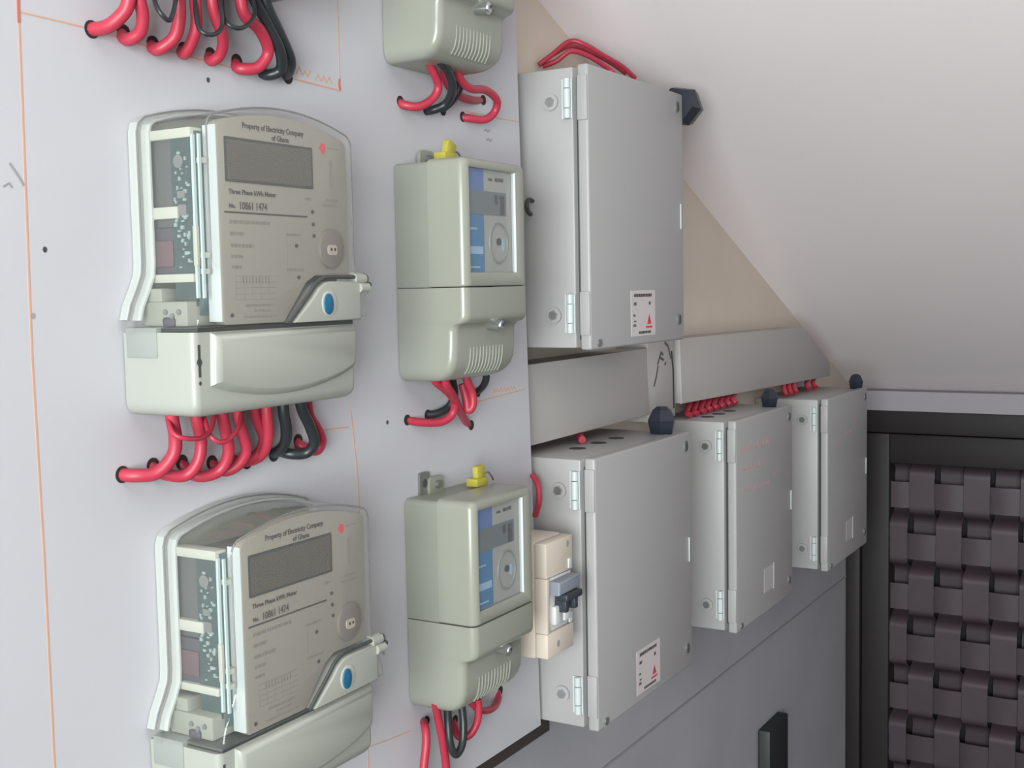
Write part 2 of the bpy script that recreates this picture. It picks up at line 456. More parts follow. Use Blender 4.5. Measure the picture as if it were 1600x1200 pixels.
# ------------------------------------------------------------------ three-phase meters
def three_phase(label):
    t = thing('three_phase_meter', label, 'electricity meter', (.632, YB-.0005, Z(-.090)), 'clear lidded three phase meters')
    ARC = lambda u: .2355 - .0150*((u-.102)/.086)**2
    def outline(ins=0, w0=.066):
        a, b = .017, .187
        L = [(a-.016, w0), (a-.016, w0+.006), (a-.013, w0+.016), (a-.006, w0+.029), (a-.001, w0+.040), (a, w0+.050)]
        Rr = [(2*.102-u, w) for u, w in L][::-1]
        top = [(b, ARC(b)-.007), (b-.0018, ARC(b)-.0015)]
        n = 14
        top += [(b-.006-(b-a-.012)*i/n, ARC(b-.006-(b-a-.012)*i/n)) for i in range(n+1)]
        top += [(a+.0018, ARC(a)-.0015), (a, ARC(a)-.007)]
        p = Rr[:0] + [(2*.102-L[0][0], w0)] + [q for q in Rr if q[1] > w0][:] + top + L[::-1]
        # counter-clockwise, starting bottom right, no duplicates
        o = []
        for q in p:
            if not o or (abs(q[0]-o[-1][0]) + abs(q[1]-o[-1][1])) > 1e-5: o.append(q)
        o = [q for q in o]
        right = [q for q in Rr if q[1] > w0]
        right = sorted(right, key=lambda q: q[1])
        o = [(2*.102-L[0][0], w0)] + right + top + L[::-1]
        return offset_poly(o, ins) if ins else o
    # base tray: back plate with a low rim
    bm = bmesh.new()
    prism(bm, outline(.0035, .010), 0, .012)
    obj('base_tray', bm, M_GREY2, t, angle=30)
    # terminal cover with rounded foot and front bulge
    bm = bmesh.new(); rings = []
    for w in [.063, .0628, .04, .02, .010, .007, .004, .002, .0007, 0]:
        R = .010; k = 0 if w >= R else R - math.sqrt(max(0, R*R-(R-w)**2))
        u0, u1, vf, r = .0+k*.9, .190-k*.9, .0735-k*.8, .006
        rg = [(u0, -.0005, w), (u1, -.0005, w)]
        rg += [(u1-r+r*math.cos(a), -(vf-r+r*math.sin(a)), w) for a in [math.pi/2*i/4 for i in range(5)]]
        rg += [(u0+r-r*math.sin(a), -(vf-r+r*math.cos(a)), w) for a in [math.pi/2*i/4 for i in range(5)]]
        rings.append(rg)
    loft(bm, rings)
    cov = obj('terminal_cover', bm, M_COVER, t, angle=40)
    arc = [(.0150, .0225), (.038, .0160), (.078, .0108), (.120, .0115), (.160, .018), (.1845, .026)]
    pts = catmull([(u, w, 0) for u, w in arc], 4)
    pts = [(p.x, p.y) for p in pts] + [(.1865, .040), (.1865, .0628), (.0165, .0628)]
    bm = bmesh.new()
    rings = [[(u, -.0725, w) for u, w in pts]]
    for ins, v in ((.0012, .0755), (.0045, .0795), (.0065, .0805)):
        rings.append([(u, -v, min(w, .0625)) for u, w in offset_poly(pts, ins)])
    loft(bm, rings)
    obj('front_bulge', bm, M_COVER, cov, angle=50)
    kb = bmesh.new()
    uvbox(kb, .0040, .0062, .0735, .0738, .030, .054)
    prism(kb, [(.0051, .036), (.0078, .041), (.0051, .046), (.0024, .041)], .0735, .0738)
    prism(kb, ellipse(.0051, .0255, .0012, .0016, 8), .0735, .0738)
    obj('keyhole_mark', kb, M_DARK, cov, smooth=False)
    # smoky tab on the left shoulder of the cover
    obj('shoulder_tab', UB(-.0012, .03, .004, .0365, .044, .0668, .001), M_FROST, t)
    # dark seam below the face
    obj('seam_gasket', UB(.004, .186, .012, .074, .0632, .0665), M_DARK, t, smooth=False)
    # inside, seen through the lid
    ib = bmesh.new()
    uvbox(ib, .024, .180, .012, .036, .100, .208)
    obj('inner_block', ib, M_MIDG, t, smooth=False)
    ib = bmesh.new()
    uvbox(ib, .021, .05, .0125, .040, .106, .142, .002)
    mb = obj('transformer', ib, M_CHARC, t)
    obj('winding', UB(.0195, .021, .016, .036, .112, .132, .001), M_MAROON, mb)
    ib = bmesh.new(); uvbox(ib, .020, .0215, .037, .0585, .082, .210)
    pc = obj('side_circuit_board', ib, M_PCB, t, smooth=False)
    cb = bmesh.new()
    for i in range(46):
        v = random.uniform(.039, .054); w = random.uniform(.108, .200); sx = random.choice((.0015, .002, .003)); h = random.choice((.0012, .002, .0028))
        uvbox(cb, .0186, .0200, v, v+sx, w, w+h)
    obj('components', cb, M_COMP, pc, smooth=False)['kind'] = 'stuff'
    cb = bmesh.new()
    uvbox(cb, .0182, .0200, .044, .052, .163, .168); uvbox(cb, .0182, .02, .045, .053, .150, .158)
    cyl(cb, (.020, -.047, .19), (.0175, -.047, .19), .005)
    obj('capacitor', cb, M_STEELD, pc)
    obj('front_circuit_board', UB(.0215, .182, .0595, .061, .075, .212), M_PCBT, t, smooth=False)
    obj('board_edge', UB(.0188, .0212, .0592, .0613, .088, .209), M_PCBE, t, smooth=False)
    obj('board_edge', UB(.0190, .0213, .0655, .0672, .088, .209), M_PCBE, t, smooth=False)
    obj('ribbon_header', UB(.0182, .0212, .0585, .0625, .112, .142, .0005), M_CREAMP, t)
    for w, v1, h in ((.207, .060, .0075), (.148, .044, .009), (.100, .058, .0065)):
        obj('bracket', UB(.0178, .030, .0125, v1, w, w+h, .0008), M_CREAMP, t)
    for w in (.188, .118, .106):
        obj('clip', UB(.022, .029, .0615, .0668, w, w+.004), M_CREAMP, t, smooth=False)
    ib = bmesh.new(); uvbox(ib, .010, .185, .012, .058, .067, .086, .002); uvbox(ib, .012, .03, .012, .030, .067, .096, .002)
    tb = obj('terminal_block', ib, M_GREY2, t)
    ib = bmesh.new()
    for i in range(3): cyl(ib, (.010, -.050+.007*i, .078-.003*(i % 2)), (.0085, -.050+.007*i, .078-.003*(i % 2)), .0022, n=8)
    obj('terminal_screw', ib, M_STEELD, tb)
    obj('purple_grommet', UB(.0085, .0102, .034, .046, .0672, .074, .002), M_CHARC, tb)
    # face plate
    top = [(.1825, .2135)] + [(.178-.142*i/10, ARC(.178-.142*i/10)-.0058) for i in range(11)] + [(.0315, ARC(.03)-.0075), (.0300, ARC(.03)-.010)]
    fp = [(.0300, .0700), (.0330, .0675), (.0985, .0675), (.104, .0735), (.1265, .0985), (.138, .1045), (.1825, .1045)] + top
    bm = PR(fp, .0655, .0745, .0012, 2)
    face = obj('face_plate', bm, M_PLATE, t, angle=40)
    V = .0745
    obj('side_wall', UB(.0294, .0306, .0610, .0740, .0700, .2165, .0004), M_BOXW, face)
    lb = bmesh.new(); prism(lb, rrect(.0375, .138, .175, .2085, (.001,)*4, 2), V, V+.0006)
    obj('display_frame', lb, M_DARK, face, smooth=False)
    obj('display', UB(.0395, .1362, V, V+.0008, .1770, .2065), M_LCD, face, smooth=False)
    text('lettering', 'Property of Electricity Company', .0061, .0575, .2166, V+.0003, M_INK, face, sx=.88)
    text('lettering', 'of Ghana', .0061, .0900, .2100, V+.0003, M_INK, face, sx=.9)
    text('lettering', 'Three Phase kWh Meter', .0052, .0405, .1660, V+.0003, M_INK, face, sx=1.0)
    text('lettering', 'No.', .0046, .0405, .1555, V+.0003, M_INK, face)
    text('lettering', '10861 1474', .0082, .0510, .1548, V+.0003, M_INK, face, sx=.80)
    obj('rule_line', UB(.0355, .130, V, V+.0003, .1515, .1529), M_INK, face, smooth=False)
    fb = bmesh.new()
    bars(fb, [(.0405, .085, .1435, .0030), (.0405, .056, .1345, .0032), (.0410, .066, .1255, .0032), (.0410, .054, .1175, .0028), (.0410, .052, .1095, .0028),
              (.103, .121, .1360, .0022), (.103, .124, .1080, .0022), (.055, .087, .0805, .0022), (.064, .083, .0765, .0018), (.052, .092, .0718, .0018), (.128, .137, .1655, .0025),
              (.1545, .170, .1660, .0024), (.150, .170, .1615, .0022), (.158, .172, .2095, .0012)], V)
    for i in range(5):
        uvbox(fb, .1035, .1040, V, V+.0002, .112, .134) if i == 0 else None
        uvbox(fb, .0445+.009*i, .0448+.009*i, V, V+.0002, .0860, .1045)
        uvbox(fb, .0445, .0905, V, V+.0002, .0860+.0045*i, .0863+.0045*i)
    for i in range(9): uvbox(fb, .052+.0036*i, .0532+.0036*i, V, V+.0002, .0985, .1035)
    for i in range(4): uvbox(fb, .1595+.0012*i, .1600+.0012*i, V, V+.0002, .176+.004*(i % 2), .200)
    obj('small_print', fb, M_INKL, face, smooth=False)['kind'] = 'stuff'
    fb = bmesh.new()
    for u, w in ((.1365, .1565), (.1370, .1465), (.1375, .1370), (.1155, .1285), (.1170, .1030), (.0395, .0745)):
        obj('indicator_lamp', PR(ellipse(u, w, .0017, .0016, 10), V, V+.0006), M_DARK, face, smooth=False)
    obj('red_emblem', PR([(.1525, .2045), (.1555, .2085), (.1545, .2125), (.150, .2135), (.1475, .2095), (.150, .207)], V, V+.0004), M_INKR, face, smooth=False)
    ey = obj('optical_port', PR(ellipse(.1570, .1270, .0155, .0165), V, V+.0032, .001, 2), M_EYE, face)
    obj('port_core', PR(rrect(.1505, .1625, .1215, .1300, (.003,)*4, 3), V+.0032, V+.0042), M_EYEC, ey)
    eb = bmesh.new()
    for du in (-.0025, .0022): prism(eb, ellipse(.157+du, .1262, .0011, .0013, 8), V+.0042, V+.0046)
    obj('port_lens', eb, M_DARK, ey, smooth=False)
    # button panel at the lower right
    pp = [(.1035, .0668), (.1895, .0668), (.1895, .0995), (.150, .0998), (.1425, .0985), (.1345, .0935), (.128, .087)]
    pan = obj('button_panel', PR(pp, .055, .0810, .0015, 3), M_COVER, t, angle=40)
    obj('button_dish', PR(ellipse(.1468, .0815, .0098, .0108), .0809, .0816, .0005, 2), M_CREAMP, pan)
    obj('blue_button', PR(ellipse(.1448, .0810, .0058, .0088), .0815, .0830, .0008, 2), M_BLUEBTN, pan)
    gp = [(.099, .0675, .0805), (.1245, .0900, .0805), (.1325, .0975, .0805), (.1415, .1018, .0805), (.150, .1032, .0805), (.1880, .1032, .0805)]
    obj('panel_gasket', TU([(u, -.0785, w) for u, w, _ in gp], .0017, 8), M_DARK, t)
    # sealing screw and wire seal on the right edge
    sb = bmesh.new()
    cyl(sb, (.184, -.076, .1015), (.199, -.076, .1015), .0058, .0052); cyl(sb, (.188, -.080, .094), (.200, -.080, .094), .0042)
    sc = obj('sealing_screw', sb, M_COVER, t)
    obj('seal_wire', TU([(.197, -.078, .106), (.203, -.078, .103), (.203, -.079, .096), (.197, -.080, .092), (.199, -.081, .087)], .0014, 6), M_STEELD, sc)
    obj('seal_bead', CY((.196, -.079, .0965), (.2045, -.079, .0965), .0026, n=10), M_DARK, sc)
    obj('side_screw', CY((.190, -.066, .077), (.2035, -.066, .077), .0024, n=10), M_STEELD, t)
    # the clear lid itself
    bm = bmesh.new()
    o = outline()
    rings = [[(u, -.008, w) for u, w in offset_poly(o, -.0035)], [(u, -.0150, w) for u, w in offset_poly(o, -.0035)], [(u, -.0155, w) for u, w in o]]
    for k in range(5):
        a = math.pi/2*k/4
        rings.append([(u, -(.0790-.005+.005*math.sin(a)), max(w, .066)) for u, w in offset_poly(o, .005*(1-math.cos(a)))])
    loft(bm, rings, cap0=False)
    obj('clear_lid', bm, M_CLEAR, t, angle=50)
    q = offset_poly(o, -.0036)[1:-1]
    rb = bmesh.new()
    q0, q1 = offset_poly(o, -.0042)[1:-1], offset_poly(o, .0012)[1:-1]
    loft(rb, [[(a[0], -.0005, a[1]), (a[0], -.0085, a[1]), (c[0], -.0085, c[1]), (c[0], -.0005, c[1])] for a, c in zip(q0, q1)])
    obj('lid_flange', rb, M_FLANGE, t, angle=30)
    rb = bmesh.new()
    q0, q1 = offset_poly(o, -.0008)[1:-1], offset_poly(o, .0010)[1:-1]
    loft(rb, [[(a[0], -.0105, a[1]), (a[0], -.0190, a[1]), (c[0], -.0190, c[1]), (c[0], -.0105, c[1])] for a, c in zip(q0, q1)])
    obj('lid_step', rb, M_FLANGE, t, angle=30)
    rb = bmesh.new()
    tube(rb, [(u, -.0768, w) for u, w in offset_poly(o, .0008)[1:-1] if w > .104], .0008, 6, smooth=False)
    obj('lid_edge', rb, M_EDGE, t)
    obj('lid_rim', TU([(u, -.0095, w) for u, w in q], .0007, 6, smooth=False), M_EDGE, t)
    return t
tp = three_phase('upper of the two fully visible clear lidded three phase meters, red cables hanging below')
def copy_meter(dx, dz, label, root): return dup(root, (root.location.x+dx, root.location.y, root.location.z+dz), label)
copy_meter(.0090, -.3200, 'lowest clear lidded three phase meter, its base cut by the bottom frame edge', tp)
copy_meter(-.015, .3390, 'topmost three phase meter, only its underside above the upper row of cables', tp)

# ------------------------------------------------------------------ single-phase meters
def single_phase(label):
    t = thing('single_phase_meter', label, 'electricity meter', (.985, YB-.0005, Z(-.091)), 'grey single phase meters')
    Wd = .122
    obj('base_shell', PR(rrect(0, Wd, .094, .219, (.002, .002, .006, .006)), 0, .039), M_GREY2, t, angle=30)
    bm = bmesh.new()
    out = lambda i: rrect(.0004+i, Wd-.0004-i, .0945+i*.2, .2215-i*.7, (.0022, .0022, max(.001, .008-i*.4), max(.001, .008-i*.4)), 4)
    rings = [[(u, -.039, w) for u, w in out(0)]]
    R = .0085
    for k in range(6):
        a = math.pi/2*k/5
        rings.append([(u, -(.083-R+R*math.sin(a)), w) for u, w in out(R*(1-math.cos(a)))])
    win = lambda i: rrect(.0105-i, .0985+i, .1085-i, .2115+i, (.0012,)*4, 4)
    rings.append([(u, -.083, w) for u, w in win(.0012)])
    rings.append([(u, -.0822, w) for u, w in win(0)])
    rings.append([(u, -.0775, w) for u, w in win(0)])
    loft(bm, rings)
    case = obj('upper_case', bm, M_GREY, t, angle=30)
    # label behind the window
    card = obj('label_card', UB(.0106, .0984, .0775, .0779, .1086, .2114), M_LABELB, t, smooth=False)
    obj('blue_band', UB(.0108, .044, .0779, .0781, .1880, .2112), M_BLUE2, card, smooth=False)
    obj('blue_band', UB(.0108, .0435, .0779, .0781, .1090, .1690), M_BLUE, card, smooth=False)
    fb = bmesh.new(); uvbox(fb, .0115, .041, .0781, .0782, .1270, .1345)
    obj('white_stripe', fb, M_BLUEW, card, smooth=False)
    fb = bmesh.new(); bars(fb, [(.014, .036, .1290, .003), (.014, .030, .151, .0022), (.014, .034, .113, .002)], .0782)
    obj('stripe_print', fb, M_BLUEW, card, smooth=False)['kind'] = 'stuff'
    obj('display', UB(.0112, .0865, .0779, .0785, .1665, .1900), M_LCD2, card, smooth=False)
    fb = bmesh.new(); uvbox(fb, .0740, .0830, .0785, .0786, .1675, .1865); uvbox(fb, .064, .070, .0785, .0786, .178, .187)
    obj('display_digits', fb, M_DARK, card, smooth=False)
    fb = bmesh.new(); bars(fb, [(.066, .083, .2005, .0040), (.053, .062, .2005, .003)], .0779)
    obj('small_print', fb, M_INK, card, smooth=False)['kind'] = 'stuff'
    ring = bmesh.new()
    loft(ring, [[(u, -.0779, w) for u, w in ellipse(.071, .1385, .0190, .0215, 28)], [(u, -.0792, w) for u, w in ellipse(.071, .1385, .0182, .0207, 28)],
                [(u, -.0792, w) for u, w in ellipse(.071, .1385, .0168, .0193, 28)], [(u, -.0780, w) for u, w in ellipse(.071, .1385, .0160, .0185, 28)]], False, False)
    op = obj('optical_port', ring, M_GREY2, t)
    obj('port_core', PR(ellipse(.0705, .1400, .0038, .0036, 14), .0779, .0795), M_DARK, op)
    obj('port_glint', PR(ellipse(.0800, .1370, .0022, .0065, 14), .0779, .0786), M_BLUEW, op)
    obj('window_bevel_highlight', UB(.0971, .0985, .0783, .0834, .1087, .2113, .0004), M_BOXW, t)  # white strip paints the highlight along the right bevel
    obj('window_pane', UB(.0107, .0983, .0806, .0812, .1087, .2113), M_PANE, t, smooth=False)
    # lower terminal cover
    bm = bmesh.new(); rings = []
    prof = [(.0938, .0828), (.0900, .083), (.068, .083), (.0640, .0826), (.0612, .0812), (.0590, .0785), (.0578, .0745), (.0565, .0715), (.0540, .0690), (.0500, .0680), (.034, .0675), (.022, .0665), (.014, .0640), (.009, .0610), (.005, .0570), (.002, .0520), (.0006, .0470), (0, .042)]
    for w, vf in prof:
        RL, RR = .014, .024
        kl = 0 if w >= RL else RL - math.sqrt(max(0, RL*RL-(RL-w)**2))
        kr = 0 if w >= RR else RR - math.sqrt(max(0, RR*RR-(RR-w)**2))
        kl, kr = kl*.75, kr*.9
        u0, u1, r = kl, Wd-kr, .0085
        rg = [(u0, -.0005, w), (u1, -.0005, w)]
        rg += [(u1-r+r*math.cos(a), -(vf-r+r*math.sin(a)), w) for a in [math.pi/2*i/5 for i in range(6)]]
        rg += [(u0+r-r*math.sin(a), -(vf-r+r*math.cos(a)), w) for a in [math.pi/2*i/5 for i in range(6)]]
        rings.append(rg)
    loft(bm, rings)
    cov = obj('terminal_cover', bm, M_GREY, t, angle=50)
    for i in range(11):
        u = .030 + .0062*i
        obj('rib', TU([(u, -.0672, .034), (u, -.0668, .024), (u, -.0645, .014), (u, -.0600, .0068)], .0009, 6), M_GREY, cov)
    sb = bmesh.new(); cyl(sb, (.064, -.066, .056), (.064, -.0835, .0545), .0062); cyl(sb, (.064, -.0835, .0545), (.064, -.0850, .0543), .0048, .004)
    sc = obj('sealing_screw', sb, M_STEEL, cov, angle=40)
    obj('screw_slot', CY((.065, -.0850, .0555), (.065, -.0856, .0554), .0018, n=10), M_DARK, sc)
    # hanging lug on top
    hb = bmesh.new(); prism(hb, rrect(.038, .064, .214, .236, (.001, .001, .006, .006)), .002, .006)
    lug = obj('hanging_lug', hb, M_GREY2, t)
    obj('lug_screw', CY((.051, -.006, .2275), (.051, -.010, .2275), .004, n=12), M_STEELD, lug)
    return t
sp = single_phase('middle grey single phase meter beside the lower half of the tall grey enclosure')
s_low = copy_meter(.0030, -.3405, 'lower grey single phase meter with dark blue window beside the cream breaker', sp)
s_top = copy_meter(-.012, .3160, 'topmost grey single phase meter cut off by the upper picture edge', sp)
def seal(u, w, tilt, base, label):
    t = thing('yellow_seal_tag', label, 'seal tag', (base.location.x, base.location.y, base.location.z), 'yellow seal tags on the meter tops')
    bm = bmesh.new(); prism(bm, rrect(u-.008, u+.008, w, w+.016, (.001, .001, .003, .003)), .028, .034, .001, 2)
    bmesh.ops.rotate(bm, verts=bm.verts, cent=(u, -.03, w), matrix=Matrix.Rotation(tilt, 3, 'Y'))
    obj('tag_flag', bm, M_YEL, t)
    obj('tag_foot', UB(u-.016, u+.006, .024, .038, .2216 if base is sp else .2216, w+.003, .001), M_YEL, t)
    obj('tag_wire', TU([(u+.004, -.031, w+.003), (u+.018, -.030, w+.006), (u+.030, -.028, w-.001), (u+.036, -.026, .2217)], .0011, 6), M_STEELD, t)
seal(.052, .2285, .35, sp, 'yellow seal tag leaning right on the middle grey meter')
seal(.096, .2270, -.08, s_low, 'yellow seal tag upright on the lower grey meter')
# board bracket above the lower grey meter
br = thing('fixing_bracket', 'small grey steel lug with a hole above the lower grey meter', 'bracket', (1.022, YB, Z(-.205)))
obj('plate', PR(rrect(-.009, .009, -.014, .016, (.001, .001, .004, .004)), 0, .003), M_STEELD, br)
obj('hole', PR(ellipse(0, .004, .0042, .0045, 14), .003, .0034), M_DARK, br, smooth=False)

# ------------------------------------------------------------------ cream breaker
iso = thing('circuit_breaker', 'cream two pole breaker with dark toggle beside the lower grey meter', 'circuit breaker', (1.165, YB-.0005, Z(-.423)))
WI = .066; HI = .136
cs = obj('case', UB(0, WI, 0, .050, 0, HI, .003), M_CREAM, iso)
obj('upper_cover', UB(.001, WI-.001, .050, .066, .094, HI-.001, .002), M_CREAM, iso)
obj('lower_cover', UB(.001, WI-.001, .050, .066, .001, .030, .002), M_CREAM, iso)
obj('side_cheek', UB(.001, .008, .050, .066, .030, .094, .001), M_CREAM, iso)
mo = obj('breaker_module', UB(.009, WI-.003, .050, .064, .031, .093, .001), M_BRKW, iso)
obj('lever_housing', PR([(.010, .074), (.060, .074), (.060, .090), (.010, .090)], .064, .078, .003), M_BRKG, mo)
tg = obj('toggle', UB(.018, .057, .066, .083, .0655, .0740, .002), M_TOGG, mo)
for u in (.022, .044): obj('lever_blade', UB(u, u+.008, .064, .079, .052, .066, .001), M_TOGG, tg)
for u in (.014, .036): obj('pole_front', UB(u, u+.016, .064, .070, .038, .060, .002), M_BRKW, mo)
for w in (.0965, .032): obj('notch_block', UB(.052, .060, .0655, .0675, w, w+.012, .001), M_BOXW, iso)  # small raised white blocks towards the right
for u, w in ((.052, .126), (.026, .014)):
    obj('terminal_hole', PR(ellipse(u, w, .0035, .0042, 12), .0659, .0663), M_SMUDGE, iso, smooth=False)

# ------------------------------------------------------------------ steel enclosures
DF = YW - .645                                                 # depth from wall to door face
def hexa(cx, cy, z, r):
    return [(cx + r*math.cos(math.pi/3*k + .3), cy + r*math.sin(math.pi/3*k + .3), z) for k in range(6)]
def dome_gland(parent, cx, cy, z, r, h):
    bm = bmesh.new()
    loft(bm, [hexa(cx, cy, z, r*.80), hexa(cx, cy, z+h*.50, r), hexa(cx, cy, z+h*.88, r*.66), hexa(cx, cy, z+h, r*.36)])
    return obj('cable_gland', bm, M_GLAND, parent, angle=20)
def enclosure(x0, z0, w, h, label, sticker=True):
    t = thing('metal_enclosure', label, 'electrical box', (x0, YW-.0005, Z(z0)), 'light grey hinged steel boxes')
    obj('body', UB(.001, w-.001, 0, DF-.0200, .002, h-.002, .0025), M_BOX, t)
    obj('door_gasket', UB(.010, w-.010, DF-.0200, DF-.0138, .012, h-.012), M_GASK, t, smooth=False)
    dr = obj('hinged_door', UB(0, w, DF-.0142, DF, 0, h, .0028, 3), M_BOX, t)
    for wc in (h-.039, .0435):
        hb = bmesh.new()
        for a, b, r in ((-.023, -.012, .0042), (-.011, .011, .0046), (.012, .023, .0042)):
            cyl(hb, (-.0038, -(DF-.0255), wc+a), (-.0038, -(DF-.0255), wc+b), r, n=12)
        uvbox(hb, -.0012, .0012, DF-.034, DF-.020, wc-.023, wc+.023)
        hg = obj('hinge', hb, M_BOXW, t, angle=40)
        obj('hinge_leaf', UB(-.0022, .001, DF-.0135, DF-.0005, wc-.026, wc+.026, .001), M_BOX, hg)
        pl = obj('washer', CY((.001, -(DF-.049), wc-.002), (-.0022, -(DF-.049), wc-.002), .0098, n=20), M_BOX, hg, angle=40)
        sb = bmesh.new(); cyl(sb, (-.002, -(DF-.049), wc-.002), (-.0055, -(DF-.049), wc-.002), .0062, .0056, n=6)
        obj('hinge_screw', sb, M_STEEL, hg, angle=20)
    for u, wv in ((w-.0195, h-.019), (w-.0185, .028)):
        lb = bmesh.new(); prism(lb, ellipse(u, wv, .0058, .0078, 18), DF, DF+.0012)
        lk = obj('door_lock', lb, M_STEELD, dr, angle=40)
        obj('lock_slot', UB(u-.0014, u+.0014, DF+.0012, DF+.0022, wv-.0055, wv+.0055), M_GASK, lk, smooth=False)
    lb = bmesh.new(); cyl(lb, (.021, -DF, .0075), (.021, -DF-.0022, .0075), .0046, n=14)
    obj('corner_screw', lb, M_STEELD, dr, angle=40)
    obj('recess_highlight', UB(w-.0125, w-.0105, DF, DF+.0016, h*.452, h*.555, .0004), M_BOXW, dr)  # pale raised strip paints the highlight of a door recess
    if not sticker:
        st = obj('plain_sticker', UB(.130, .178, DF, DF+.0004, .0350, .0750), M_STICKG, dr, smooth=False)
        obj('sticker_highlight', UB(.1775, .1795, DF, DF+.0009, .0330, .0765), M_BOXW, st, smooth=False)  # bright strip paints a vertical highlight line beside the sticker
    else:
        st = obj('rating_sticker', UB(.112, .186, DF, DF+.0004, .0110, .0695), M_STICK, dr, smooth=False)
        fb = bmesh.new(); bars(fb, [(.121, .175, .0605, .0045), (.120, .128, .0500, .0042), (.166, .172, .050, .0045), (.118, .124, .036, .003), (.118, .126, .0230, .0035), (.120, .127, .029, .002), (.134, .172, .0135, .0034)], DF+.0004)
        obj('sticker_print', fb, M_INK, st, smooth=False)['kind'] = 'stuff'
        fb = bmesh.new(); prism(fb, [(.160, .0255), (.1735, .0255), (.1667, .0385)], DF+.0004, DF+.0006)
        uvbox(fb, .156, .176, DF+.0004, DF+.0006, .0205, .0232)
        obj('hazard_triangle', fb, M_INKR, st, smooth=False)
        fb = bmesh.new(); stroke(fb, [(.168, .034), (.1655, .0305), (.168, .0300), (.166, .0270)], .0012, DF+.0006, DF+.0007)
        obj('bolt_symbol', fb, M_INK, st, smooth=False)
    return t, dr
BXS = [(1.2676, -.0735, .2860, .3350), (1.2726, -.5410, .3020, .3365), (1.7556, -.5445, .2830, .3350), (2.2560, -.5535, .2930, .3340)]
b1, d1 = enclosure(*BXS[0], 'highest light grey enclosure, under the sloping soffit')
b2, d2 = enclosure(*BXS[1], 'largest light grey enclosure of the lower row, behind the cream breaker')
b3, d3 = enclosure(*BXS[2], 'middle enclosure of the lower row with faded red writing', False)
b4, d4 = enclosure(*BXS[3], 'smallest looking enclosure at the far end beside the dark woven door', False)
# black glands on the boxes
bm = bmesh.new()
ring = lambda x, r: [(x, -(YW-.655) + r*math.cos(math.pi/3*k+.2), .3225 + r*math.sin(math.pi/3*k+.2)) for k in range(6)]
loft(bm, [ring(.2864, .0245), ring(.308, .0285), ring(.328, .024), ring(.347, .011)])
obj('cable_gland', bm, M_GLAND, b1, angle=20)
dome_gland(b2, 1.552-1.2726, -(YW-.680), .3345, .0212, .038)
dome_gland(b3, 2.010-1.7556, -(YW-.677), .3330, .0165, .031)
dome_gland(b4, 2.530-2.256, -(YW-.6640), .3320, .0165, .030)
for k, (bx, us) in enumerate(((b2, (.090, .150, .205)), (b3, (.06, .11, .16)))):
    for u in us:
        kb = bmesh.new(); cyl(kb, (u, -.075, .3345 if bx is b2 else .333), (u, -.075, .3350 if bx is b2 else .3336), .011, n=18)
        obj('knockout', kb, M_GASK, bx, smooth=False)
# faded red handwriting on the third and fourth doors, stain on the first
def scrawl(parent, rows, m, wd, v=DF):
    for u, w, ln, h, sl in rows:
        fb = bmesh.new()
        n = max(4, int(ln/.007)); pts = []
        for i in range(n+1): pts.append((u+ln*i/n, w + sl*i/n + h*(1 if i % 2 else 0)*random.uniform(.3, 1)))
        stroke(fb, pts, wd, v, v+.0003)
        obj('handwriting', fb, m, parent, smooth=False)
scrawl(d3, [(.02, .282, .05, .010, .0), (.085, .282, .07, .010, 0), (.02, .252, .06, .009, 0), (.09, .250, .05, .009, 0), (.03, .218, .04, .009, 0), (.08, .214, .08, .009, 0), (.18, .225, .03, .006, 0)], M_INKPINK, .0016)
scrawl(d4, [(.05, .238, .03, .008, 0), (.12, .252, .05, .008, .0), (.20, .270, .02, .008, .004)], M_INKPINK, .0016)
scrawl(d3, [(.150, .012, .020, .012, -.006)], M_SMUDGE, .0022)

# ------------------------------------------------------------------ trunking
def trunk(name, label, x0, pts, m=M_TRUNK, yf=.735):
    t = thing(name, label, 'cable trunking', (x0, YW-.0003, Z0))
    dp = YW - yf
    bm = bmesh.new(); prism(bm, [(u-x0, w) for u, w in pts], 0, dp-.004)
    obj('channel', bm, m, t, smooth=False)
    obj('cover_strip', PR([(u-x0, w) for u, w in offset_poly(pts, -.0008)], dp-.004, dp, .0012, 2), m, t, angle=40)
    return t
trunk('cable_trunking', 'short white trunking length below the highest grey enclosure', 1.266, [(1.2665, -.1930), (1.6320, -.1890), (1.6240, -.0915), (1.2665, -.0935)])
vt = trunk('vertical_trunking', 'upright white trunking piece with grey scribbled marks', 1.637, [(1.6385, -.2020), (1.7380, -.2020), (1.7330, -.0760), (1.6370, -.0760)], yf=.738)
trunk('cable_trunking', 'long white trunking length with slanted end running to the soffit', 1.752, [(1.7600, -.1848), (2.5890, -.2003), (2.5888, -.1735), (2.3930, -.0880), (1.7520, -.0825)])
fb = bmesh.new()
for p in ([(.020, -.150), (.030, -.135), (.036, -.120)], [(.034, -.118), (.048, -.100), (.056, -.104)], [(.045, -.108), (.058, -.112)], [(.062, -.085), (.075, -.092), (.086, -.112)], [(.062, -.120), (.066, -.116)]):
    stroke(fb, p, .0040, YW-.738, YW-.738+.0004)
obj('grey_scribble', fb, M_MIDG, vt, smooth=False)
fb = bmesh.new(); stroke(fb, [(.088, -.100), (.094, -.130), (.0955, -.190)], .005, YW-.738, YW-.738+.0004)
obj('dark_gap', fb, M_GASK, vt, smooth=False)

# black socket box low on the wall
so = thing('wall_socket_box', 'black rectangular box set low on the grey wall', 'socket box', (2.330, YW-.0003, Z(-1.02)))
obj('housing', UB(-.062, .062, 0, .024, 0, .125, .004), M_SOCK, so)
obj('rim', UB(-.0645, -.060, .004, .026, .0, .125, .001), M_DARK, so)
